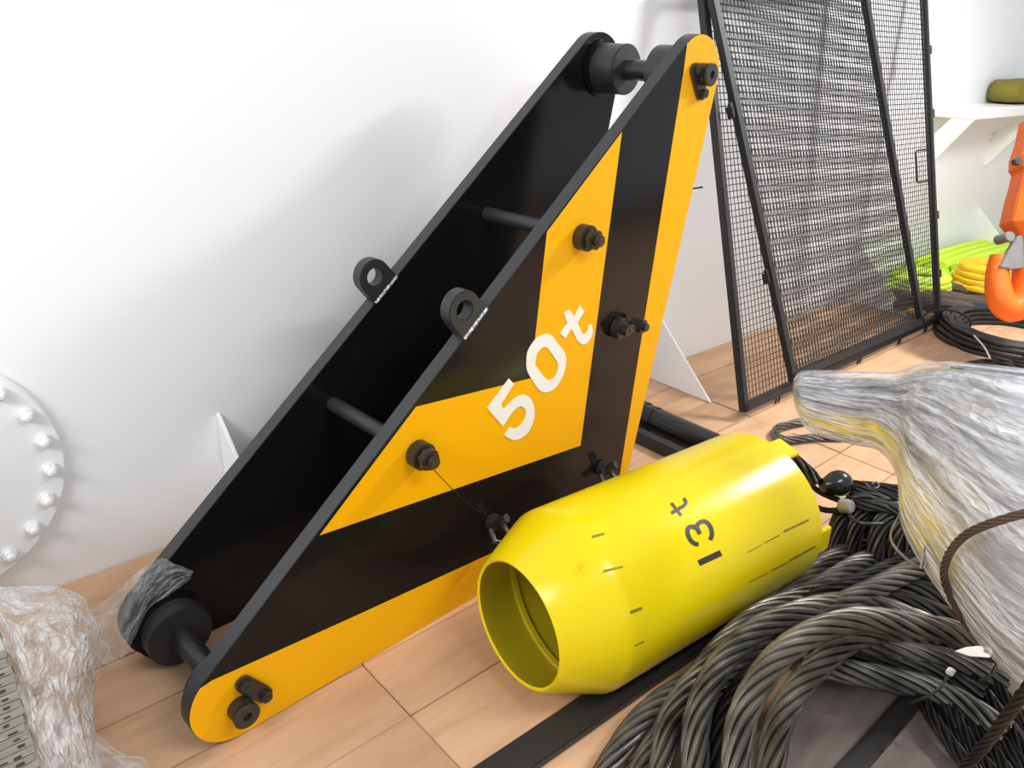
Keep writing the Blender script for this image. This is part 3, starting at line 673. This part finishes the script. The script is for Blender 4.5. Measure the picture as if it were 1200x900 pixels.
# eye rope with round stopper at the far end of the yellow tube
eye = thing('rope_sling_end', fl(960, 575, .02), 'dark rope eye with black ball stopper at the far end of the yellow cylinder', 'rope sling')
lay_rope(path([(920, 532, .30), (932, 540, .28), (946, 552, .255), (958, 566, .23)]), .022, eye, 'rope_dark', nstr=6, ds=.009)
lay_rope(path([(946, 562, .21), (958, 575, .20), (972, 582, .20), (988, 588, .21)]), .0095, eye, 'rope_dark', nstr=6, ds=.008)
lay_rope(path([(950, 592, .17), (968, 598, .18), (990, 598, .20)]), .010, eye, 'rope_dark', nstr=6, ds=.008)
lay_rope(path([(976, 563, .21), (990, 568, .20), (1010, 572, .20), (1032, 574, .205)]), .012, eye, 'rope_dark', nstr=6, ds=.008)
kc = fl(968, 560, .235)
mb = MB(); mb.lathe(kc-Vector((.03, .03, .0)), Vector((1, -.55, .05)), [(-.030, .002), (-.028, .022), (-.012, .026), (.0, .034), (.016, .041), (.034, .043), (.050, .039), (.064, .029), (.072, .014), (.074, .001)], 28)
mb.build('stopper', 'pipe', eye, smooth=True)
a = fl(983, 592, .205); b = fl(1000, 594, .225)
MB().cyl(a.lerp(b, .15), b.lerp(a, .1), .024, 20, r2=.021).build('ferrule', 'tag', eye, smooth=True, bevel=.004)
MB().tube(spline(path([(1014, 566, .22), (1022, 572, .225), (1030, 570, .22), (1027, 564, .225), (1022, 567, .225)]), .004), .002, 5).build('tie_wire', 'steel', eye)

# rope loop lying on the planks
lp = thing('rope_loop', fl(945, 505), 'grey wire rope loop lying on planks under the wrapped tip', 'wire rope')
lay_rope([fl(x, y, .019) for x, y in ((1010, 512), (980, 513), (950, 513), (922, 516), (908, 510), (913, 501), (935, 495), (962, 491), (990, 488))], .018, lp, 'rope', nstr=6, ds=.01)

# thinner ropes at the lower right
r1 = thing('wire_rope', fl(1150, 880, 0), 'medium grey wire rope rising at the lower right corner of the rope heap', 'wire rope')
lay_rope([dp(*q) for q in ((1112, 930, 1.52), (1132, 898, 1.46), (1152, 876, 1.40), (1175, 846, 1.33), (1203, 808, 1.26), (1240, 765, 1.2), (1290, 705, 1.18), (1340, 650, 1.22))], .0105, r1, 'rope_dark', nstr=6, ds=.006)
r2 = thing('wire_rope', fl(1110, 860, 0), 'dark wire rope sloping down over the pallet at the lower right', 'wire rope')
for pts in ([(1078, 815, .15), (1092, 840, .15), (1110, 865, .145), (1132, 895, .14), (1160, 930, .135)], [(1100, 812, .15), (1120, 842, .145), (1138, 872, .14), (1162, 905, .135)], [(1140, 795, .16), (1158, 820, .155), (1180, 850, .15), (1210, 895, .14)], [(1165, 800, .16), (1188, 830, .155), (1215, 862, .15)], [(1120, 820, .14), (1146, 856, .138), (1172, 892, .135), (1195, 930, .13)], [(1150, 842, .14), (1178, 874, .138), (1210, 910, .135)], [(1090, 822, .13), (1112, 852, .13), (1130, 880, .13), (1150, 915, .13)]):  # some real strands, more added to darken the unlit corner
    lay_rope(path(pts), .016, r2, 'rope_dark', nstr=6, ds=.008)

# tags and ties on the heap
mb = MB(); c = fl(1141, 764, .265); ex = (fl(1163, 762, .265)-fl(1119, 761, .265)); ey = (fl(1141, 757, .265)-fl(1141, 770, .265))
P = [c-ex*.5, c-ex*.22+ey*.36, c+ex*.1+ey*.5, c+ex*.46+ey*.38, c+ex*.5-ey*.1, c+ex*.42-ey*.5, c-ex*.1-ey*.42]
mb.prism(P, (0, 0, .002)); tg = mb.build('tag', 'nylon'); tag(tg, 'pale pointed tag lying on the rope heap beside the plastic wrap', 'tag')
MB().cyl(c+ex*.33+Vector((0, 0, .0021)), c+ex*.33+Vector((0, 0, .0026)), .006, 14).build('eyelet', 'rust', tg)
tie = thing('cable_tie', fl(1100, 800, .2), 'grey cable tie with a small white end among the dark ropes', 'cable tie')
MB().tube(spline(path([(1066, 824, .17), (1085, 817, .20), (1102, 806, .21), (1110, 792, .215)]), .01), .004, 6).build('strap', 'cable', tie, smooth=True)
c = fl(1114, 787, .222); MB().box(c, (.02, .016, .01)).build('tie_head', 'nylon', tie, bevel=.002)
MB().tube(spline(path([(1148, 798, .2), (1162, 792, .21), (1168, 778, .22)]), .01), .004, 6).build('tie_tail', 'cable', tie, smooth=True)

# ================================================================ WRAPPED YELLOW CASTING (right foreground)
# sections: top pixel, bottom pixel, camera depth
SEC = [((930, 446), (931, 474), 1.86, .09), ((937, 438), (941, 496), 1.85, .13), ((955, 436), (958, 508), 1.835, .14), ((985, 436), (1000, 519), 1.80, .16), ((1020, 437), (1030, 527), 1.76, .18), ((1050, 437), (1050, 556), 1.72, .20), ((1078, 428), (1056, 612), 1.66, .22), ((1110, 425), (1081, 662), 1.60, .24), ((1145, 428), (1117, 712), 1.53, .26), ((1185, 432), (1168, 772), 1.46, .28), ((1235, 440), (1215, 812), 1.41, .29), ((1290, 455), (1290, 850), 1.38, .28), ((1350, 480), (1370, 860), 1.38, .26), ((1420, 520), (1450, 850), 1.40, .22)]
def wrap_surface(off, amp, seed, nu, nv):
    # interpolated sections, each an ellipse between its top and bottom points
    ctr = [(dp(*a, t).lerp(dp(*b, t), .5), (dp(*a, t)-dp(*b, t))/2, d) for a, b, t, d in SEC]
    def cr(L_, u):
        i = min(int(u), len(L_)-2); f = u-i; p0 = L_[max(i-1, 0)]; p1 = L_[i]; p2 = L_[i+1]; p3 = L_[min(i+2, len(L_)-1)]
        return .5*((2*p1)+(p2-p0)*f+(2*p0-5*p1+4*p2-p3)*f*f+(3*p1-p0-3*p2+p3)*f**3)
    C_ = [c for c, h, d in ctr]; H_ = [h for c, h, d in ctr]; D_ = [d for c, h, d in ctr]
    vs = []; uv = []; fs = []
    for i in range(nu+1):
        u = (len(SEC)-1)*i/nu; c = cr(C_, u); h = cr(H_, u); d = cr(D_, u)*.62
        back = (c-CP).normalized(); back = (back - h.normalized()*back.dot(h.normalized())).normalized()
        for j in range(nv+1):
            an = 2*PI*j/nv; hl = h.length
            # crest at top, fold lines run along the piece
            q = Vector((u*.30+seed, math.cos(an)*2.2, math.sin(an)*2.2))
            w = noise.noise(q)*.45 + noise.noise(Vector((u*.28, math.cos(an)*7, math.sin(an)*7+seed)))*.40 + noise.noise(Vector((u*.45, an*9+u*.25, seed)))*.34 + abs(noise.noise(Vector((u*.7, an*17+u*.5, seed))))*.22 - .1
            ca, sa = math.cos(an), math.sin(an)
            k = abs(ca)**.9*math.copysign(1, ca); 
            dirn = h.normalized()*ca - back*sa
            edge = 1-abs(ca)**6*.8
            vs.append(c + h*k - back*(sa*d) + dirn*(off + amp*w*edge*min(1, u*.7+.25))); uv.append((u*.42, j/nv))
    n = nv+1
    fs = [(i*n+j, i*n+j+1, (i+1)*n+j+1, (i+1)*n+j) for i in range(nu) for j in range(nv)]
    # close the tip
    t0 = len(vs); vs.append(sum((vs[k] for k in range(nv)), Vector())/nv - (C_[1]-C_[0]).normalized()*.004); uv.append((0, 0))
    fs += [(t0, j+1, j) for j in range(nv)]
    t1 = len(vs); b1 = nu*n; vs.append(sum((vs[b1+k] for k in range(nv)), Vector())/nv); uv.append((u*.42, .3))
    fs += [(t1, b1+j, b1+j+1) for j in range(nv)]
    return vs, fs, uv
wrapd = thing('wrapped_casting', fl(1250, 900, 0), 'yellow horn shaped casting swathed in shiny clear stretch wrap at the right', 'wrapped casting')
mb = MB(); v, f, u = wrap_surface(-.012, .012, 1.3, 60, 64); mb.add(v, f, u); hb = mb.build('casting', 'horn', wrapd, smooth=True, angle=180)
mb = MB(); v, f, u = wrap_surface(.003, .018, 1.3, 160, 320); mb.add(v, f, u); mb.build('stretch_wrap', 'wrap', wrapd, smooth=True, angle=180)
# foot of the casting, down to the floor
ft = dp(1420, 690, 1.46)
mb = MB(); mb.lathe((ft.x, ft.y-.05, 0), (0, 0, 1), [(0, .001), (0, .19), (.02, .19), (.04, .14), (ft.z, .13), (ft.z+.03, .001)], 40); mb.build('foot', 'horn', wrapd, smooth=True)
# rusty rope over the wrap
rr = thing('thin_wire_rope', fl(1150, 700, 0), 'thin rusty brown wire rope bent over the stretch wrap', 'wire rope')
lay_rope([dp(*q) for q in ((1330, 640, 1.22), (1275, 602, 1.195), (1232, 596, 1.20), (1200, 602, 1.22), (1162, 613, 1.26), (1133, 626, 1.31), (1114, 646, 1.37), (1106, 670, 1.42), (1111, 692, 1.45), (1126, 722, 1.46), (1146, 750, 1.47))], .0075, rr, 'rust', nstr=6, ds=.005)
# plastic strapping on the wrap's left flank
st = thing('plastic_strap', fl(1070, 660, 0), 'grey plastic strapping loop sticking out from the yellow flank of wrap', 'strap')
mb = MB(); mb.tube(spline([dp(*q) for q in ((1054, 604, 1.60), (1043, 625, 1.57), (1044, 636, 1.55), (1058, 652, 1.53), (1072, 664, 1.52), (1080, 667, 1.52), (1086, 655, 1.52), (1089, 640, 1.52))], .01), .005, 6, flat=.4); mb.build('strap_loop', 'steel', st, smooth=True)
mb = MB()
for k in (0, 5): mb.tube([dp(1079+k, 666, 1.515), dp(1083+k, 648-k, 1.515), dp(1085+k*.8, 637, 1.51)], .0025, 5)
mb.build('strap_tail', 'steel', st)
# rope coil beneath film on top right, seen through it
ct = thing('wire_rope_coil', dp(1180, 452, 1.6), 'small dark wire rope coil lying along the top of the wrapped casting', 'wire rope')
for k in range(3):
    lay_rope([dp(x, y+k*4, t_+.03-k*.02) for x, y, t_ in ((1118, 434, 1.60), (1150, 427, 1.55), (1180, 427, 1.505), (1215, 432, 1.46), (1250, 442, 1.43))], .012, ct, 'rope_dark', nstr=6, ds=.008)

# ================================================================ RIGHT BACKGROUND
def ring_pts(c, rx, ry, z, ph=0, n=40, wob=.02, seed=0):
    return [Vector((c.x+rx*math.cos(2*PI*k/n+ph)*(1+wob*noise.noise(Vector((k*.35, seed, 0)))), c.y+ry*math.sin(2*PI*k/n+ph)*(1+wob*noise.noise(Vector((k*.35, seed, 5)))), z+.006*noise.noise(Vector((k*.4, seed, 9))))) for k in range(n)]
cb = thing('cable_coil', (5.09, 1.22, 0), 'coil of thin black cable lying on the planks below the orange hook', 'cable coil')
rc = random.Random(11); q = 0
for lvl in range(4):
    for k in range(7-lvl):
        r = .455-.026*k-.012*lvl; MB().tube(ring_pts(Vector((5.09, 1.22, 0)), r, r*.92, .014+.024*lvl, rc.random()*6, seed=q, wob=.05), .013, 6, closed=True).build('cable_turn', 'cable', cb, smooth=True); q += 1
for a in (3.6, 1.9):
    c = Vector((5.09+.39*math.cos(a), 1.22+.36*math.sin(a), .05)); d = Vector((math.cos(a), .8*math.sin(a), 0)).normalized()
    MB().tube([c+d*.13*math.cos(t_)+UZ*(.07*math.sin(t_)) for t_ in [2*PI*k/20 for k in range(20)]], .007, 6, closed=True).build('binding', 'cable', cb, smooth=True)
zt = fl(1146, 410, .085)
MB().tube(spline([zt+Vector((-.05, -.10, -.04)), zt+Vector((0, -.03, .02)), zt+Vector((.04, .05, .06))], .01), .005, 5).build('cable_tie', 'nylon', cb)

def webbing_coil(name, c, rx, ry, z0, layers, m, label, group=None, w=.03):
    t = thing(name, (c.x, c.y, 0), label, 'sling', group)
    for k in range(layers):
        for i in range(2):
            r = 1-.30*i-.04*k
            MB().tube(ring_pts(c, rx*r, ry*r, z0+w*.95*k, rc.random()*6, seed=rc.random()*50, wob=.10), w*.72, 10, closed=True, flat=1.3).build('sling_turn', m, t, smooth=True)
    return t
# brown slings at the bottom of the pile
bs = thing('webbing_sling', (5.5, 1.75, 0), 'brown oily slings heaped under the neon yellow slings', 'sling')
for k in range(9):
    p = fl(1042+4*(k % 3), 338+4.2*k); q = fl(1164-4*(k % 2), 352+3.2*k); m_ = p.lerp(q, .5)
    MB().tube(spline([p+UZ*(.03+.025*(k % 3)), m_+Vector((.02, .02, .055-.02*(k % 2)+.02*(k % 3))), q+UZ*(.035+.02*(k % 2))], .04), .033, 8, flat=.8).build('sling_turn', 'brown', bs, smooth=True)
MB().tube(spline([fl(1050, 358, .05), fl(1092, 371, .06), fl(1130, 372, .05)], .05), .018, 8).build('sling_turn', 'gold', bs, smooth=True)
webbing_coil('webbing_sling', Vector((5.52, 1.97, 0)), .20, .17, .08, 3, 'neon', 'neon yellow round sling coiled behind the wide mesh screen edge', w=.034)
ns = thing('webbing_sling', (6.6, 2.0, 0), 'neon yellow sling folded in long flat loops against the wall', 'sling')
for k in range(8):
    y0 = 2.15-.075*(k % 4); z0 = .045+.06*(k//4)
    MB().tube(spline([Vector((5.72+.04*k, y0, z0+.03)), Vector((6.2, y0-.02, z0+.05)), Vector((6.8, y0-.03, z0+.04)), Vector((7.4, y0-.03, z0)), Vector((8.0, y0-.05, z0-.01))], .06), .040, 8, flat=.8).build('sling_turn', 'neon', ns, smooth=True)
webbing_coil('webbing_sling', Vector((5.84, 1.69, 0)), .16, .14, .10, 4, 'gold', 'golden yellow webbing sling rolled into a ring beside the orange hook', w=.042)
webbing_coil('webbing_sling', Vector((6.12, 1.74, 0)), .17, .14, .03, 2, 'neon', 'neon yellow sling ring lying beneath the golden rolled sling', w=.036)

# orange crane hook
HK = 3.95
hook = thing('crane_hook', dp(1190, 376, HK), 'orange crane hook with grey latch hanging at the right picture edge', 'crane hook')
def hk(*pts): return [dp(x, y, HK) for x, y in pts]
P = spline(hk((1204, 258), (1206, 300), (1205, 332), (1198, 354), (1185, 362), (1174, 353), (1169, 333), (1169, 314), (1171, 300)), .012)
n = len(P); rad = [.064+.012*math.sin(PI*min(1, i/(n*.75))) if i < n*.75 else .064*(1-(i/n-.75)/.25*.35) for i in range(n)]
MB().tube(P, rad, 16).build('hook_body', 'orange', hook, smooth=True)
def loft(secs, name, m, parent, depth):
    """secs: (left px, right px, y px): boxy body of real depth"""
    mb = MB(); vs = []
    for xl, xr, y in secs:
        a, b = dp(xl, y, HK), dp(xr, y, HK); d = CF*depth
        m_ = (b-a)*.18
        vs += [a+m_-d, b-m_-d, b-d*.5, b+d*.5, b-m_+d, a+m_+d, a+d*.5, a-d*.5]
    n = 8; fs = [(i*n+k, i*n+(k+1) % n, (i+1)*n+(k+1) % n, (i+1)*n+k) for i in range(len(secs)-1) for k in range(n)]
    fs += [tuple(range(n))[::-1], tuple(range((len(secs)-1)*n, len(secs)*n))]
    mb.add(vs, fs); return mb.build(name, m, parent, bevel=.006)
loft([(1202, 1262, 140), (1197, 1266, 165), (1190, 1268, 185), (1189, 1268, 198), (1193, 1266, 202), (1190, 1266, 215), (1185, 1264, 232), (1178, 1258, 262), (1186, 1250, 272), (1192, 1240, 285)], 'housing', 'orange', hook, .11)
mb = MB(); a = dp(1189, 190, HK-.12); mb.cyl(a, a-CF*.03, .022, 6); mb.build('bolt', 'blackmetal', hook, bevel=.003)
a = dp(1234, 140, HK); MB().cyl(a-Vector((0, 0, .02)), Vector((a.x, a.y, 3.2)), .012, 12).build('hoist_rope', 'rope_dark', hook, smooth=True)
lt = hk((1184, 279), (1191, 277), (1191, 316), (1178, 318), (1163, 315), (1173, 296))
MB().prism([p-CF*.06 for p in lt], CF*.03).build('latch', 'steel', hook, bevel=.004)
a = dp(1184, 277, HK-.08); MB().cyl(a, a+CF*.1, .026, 16).build('latch_pin', 'steel', hook, smooth=True, bevel=.004)

# olive canvas bag on the ledge
def bag():
    b0 = Vector((6.56, WY-.24, 1.217)); t = thing('canvas_bag', b0+Vector((.35, .12, 0)), 'olive canvas bag lying on the white wall ledge', 'bag')
    mb = MB(); nx, ny, nz = 14, 6, 6
    bm = bmesh.new(); bmesh.ops.create_cube(bm, size=1); bmesh.ops.subdivide_edges(bm, edges=bm.edges, cuts=5, use_grid_fill=True)
    for v in bm.verts:
        p = v.co*2; q = Vector((p.x, p.y, p.z)); l = max(abs(c) for c in q); rr_ = q.length
        q = q*(1-.30*(rr_/l-1)); q += Vector((0, 0, .12*noise.noise(p*1.4)))*(p.z > -.9)
        v.co = Vector((q.x*.42, q.y*.12, max(-1, q.z)*.085))
    me = bpy.data.meshes.new('sack'); bm.to_mesh(me); bm.free(); me.shade_smooth(); me.materials.append(M['olive'])
    o = bpy.data.objects.new('sack', me); COL.objects.link(o); o.parent = t; o.location = (.08, .0, .088)
    MB().tube(spline([b0+Vector((.06, .03, .115)), b0+Vector((.35, .02, .172)), b0+Vector((.7, .03, .165))], .03), .008, 6).build('seam_piping', 'olive', t, smooth=True)
bag()

# ================================================================ LEFT FOREGROUND: sheet stack in clear film
sk = thing('sheet_stack', (-.2, 1.55, 0), 'pale grey stack of slotted sheets at the lower left edge', 'sheet stack')
K0 = Vector((.058, 1.333, 0)); HS = .0183; NS = 30
for k in range(NS):
    z0 = .0005+k*HS; j = rc.uniform(-.003, .003)
    mb = MB(); mb.box((K0.x-.40+j, K0.y+.27, z0+HS/2), (.80, .62, HS-.002)); sh = mb.build('sheet', 'mat', sk, bevel=.0015)
    mb = MB()
    for i in range(10):
        if rc.random() < .75: mb.box((K0.x-.40+j+.3995, K0.y-.02+.062*i+(.03 if k % 2 else 0), z0+HS*.5), (.004, .016, .008))
    for i in range(14): mb.box((K0.x-.016-rc.uniform(0, .012)-.034*i+j, K0.y-.0392, z0+HS*rc.uniform(.35, .6)), (rc.uniform(.008, .016), .004, rc.uniform(.003, .007)))
    mb.build('slots', 'slot', sh)['kind'] = 'stuff'
fm = thing('plastic_film', (.1, 1.6, 0), 'crumpled clear plastic film over the grey sheet stack and the frame foot', 'plastic film')
def sheet(ctrl, nu, nv, amp, freq, seed, name, m):
    """ctrl: rows of 3d points, bicubic-ish sampled, crumpled"""
    R_, Cn = len(ctrl), len(ctrl[0])
    def cr(L_, u):
        i = min(int(u), len(L_)-2); f = u-i; p0 = L_[max(i-1, 0)]; p1 = L_[i]; p2 = L_[i+1]; p3 = L_[min(i+2, len(L_)-1)]
        return .5*((2*p1)+(p2-p0)*f+(2*p0-5*p1+4*p2-p3)*f*f+(3*p1-p0-3*p2+p3)*f**3)
    G = []
    for i in range(nu+1):
        u = (R_-1)*i/nu; row = [cr([ctrl[r][c] for r in range(R_)], u) for c in range(Cn)]
        G.append([cr(row, (Cn-1)*j/nv) for j in range(nv+1)])
    vs = []; uv = []; SU = [0]; SV = [0]; mi, mj = nu//2, nv//2
    for i in range(nu): SU.append(SU[-1]+(G[i+1][mj]-G[i][mj]).length)
    for j in range(nv): SV.append(SV[-1]+(G[mi][j+1]-G[mi][j]).length)
    for i in range(nu+1):
        for j in range(nv+1):
            p = G[i][j]; q = p*freq+Vector((seed, 0, 0))
            w = abs(noise.noise(q))*1.1+abs(noise.noise(q*2.3+Vector((5, 1, 2))))*.55+noise.noise(q*5)*.16-.35
            e = Vector((noise.noise(p*6+Vector((seed, 3, 1))), noise.noise(p*6+Vector((1, seed, 7))), noise.noise(p*6+Vector((9, 2, seed)))))
            d = (CP-p).normalized(); 
            vs.append(p + (Vector((.25, -.6, .75)).normalized()*w*amp) + e*amp*.5); uv.append((SU[i], SV[j]))
    n = nv+1
    mb = MB(); mb.add(vs, [(i*n+j, i*n+j+1, (i+1)*n+j+1, (i+1)*n+j) for i in range(nu) for j in range(nv)], uv)
    return mb.build(name, m, fm, smooth=True, angle=180)
zt_ = NS*HS+.012
# over the stack edge, bulging beside it and down onto the planks
ctrl = [[Vector((-.5, 1.97, zt_+.02)), Vector((-.5, 1.6, zt_+.03)), Vector((-.5, 1.32, zt_+.01)), Vector((-.5, 1.27, zt_-.05))],
        [dp(-60, 668, 1.76), Vector((.0, 1.62, zt_+.012)), Vector((.02, 1.40, zt_+.008)), Vector((.03, 1.36, zt_-.04))],
        [dp(-15, 688, 1.78), dp(12, 742, 1.58), dp(30, 820, 1.47), dp(50, 905, 1.43)],
        [dp(35, 686, 1.86), dp(50, 738, 1.68), dp(60, 820, 1.56), dp(74, 912, 1.49)],
        [dp(82, 690, 1.93), dp(88, 742, 1.78), dp(86, 820, 1.66), dp(98, 912, 1.56)],
        [dp(108, 714, 1.97), dp(114, 762, 1.90), dp(108, 826, 1.77), dp(116, 905, 1.64)],
        [fl(112, 742, .03), fl(122, 790, .012), fl(104, 846, .012), fl(126, 912, .012)]]
sheet(ctrl, 120, 100, .026, 11, 2.2, 'film_sheet', 'film')
# draped over the lobe of the rear plate
ctrl = [[dp(96, 722, 1.93), dp(100, 750, 1.92), dp(104, 782, 1.93)], [dp(138, 692, 2.0), dp(128, 735, 1.97), dp(116, 778, 1.96)],
        [W(-.01, .285, GAP0-.012), W(-.04, .19, GAP0-.016), W(-.085, .06, GAP0-.02)], [W(.052, .295, GAP0-.008), W(.03, .225, GAP0-.009), W(-.01, .14, GAP0-.010)], [W(.09, .255, GAP0-.007), W(.078, .225, GAP0-.007), W(.06, .178, GAP0-.008)], [W(.128, .215, GAP0-.006), W(.122, .208, GAP0-.006), W(.116, .196, GAP0-.006)]]
sheet(ctrl, 70, 50, .005, 16, 7.7, 'film_flap', 'filmthin')
# loose end on the planks in front
ctrl = [[fl(60, 830, .05), fl(85, 840, .05), fl(110, 860, .03)], [fl(60, 870, .05), fl(100, 880, .06), fl(150, 890, .02)], [fl(60, 890, .03), fl(110, 892, .05), fl(170, 892, .01)], [fl(50, 950, .02), fl(110, 960, .03), fl(190, 950, .01)]]
sheet(ctrl, 50, 40, .022, 12, 4.1, 'film_sheet', 'filmthin')
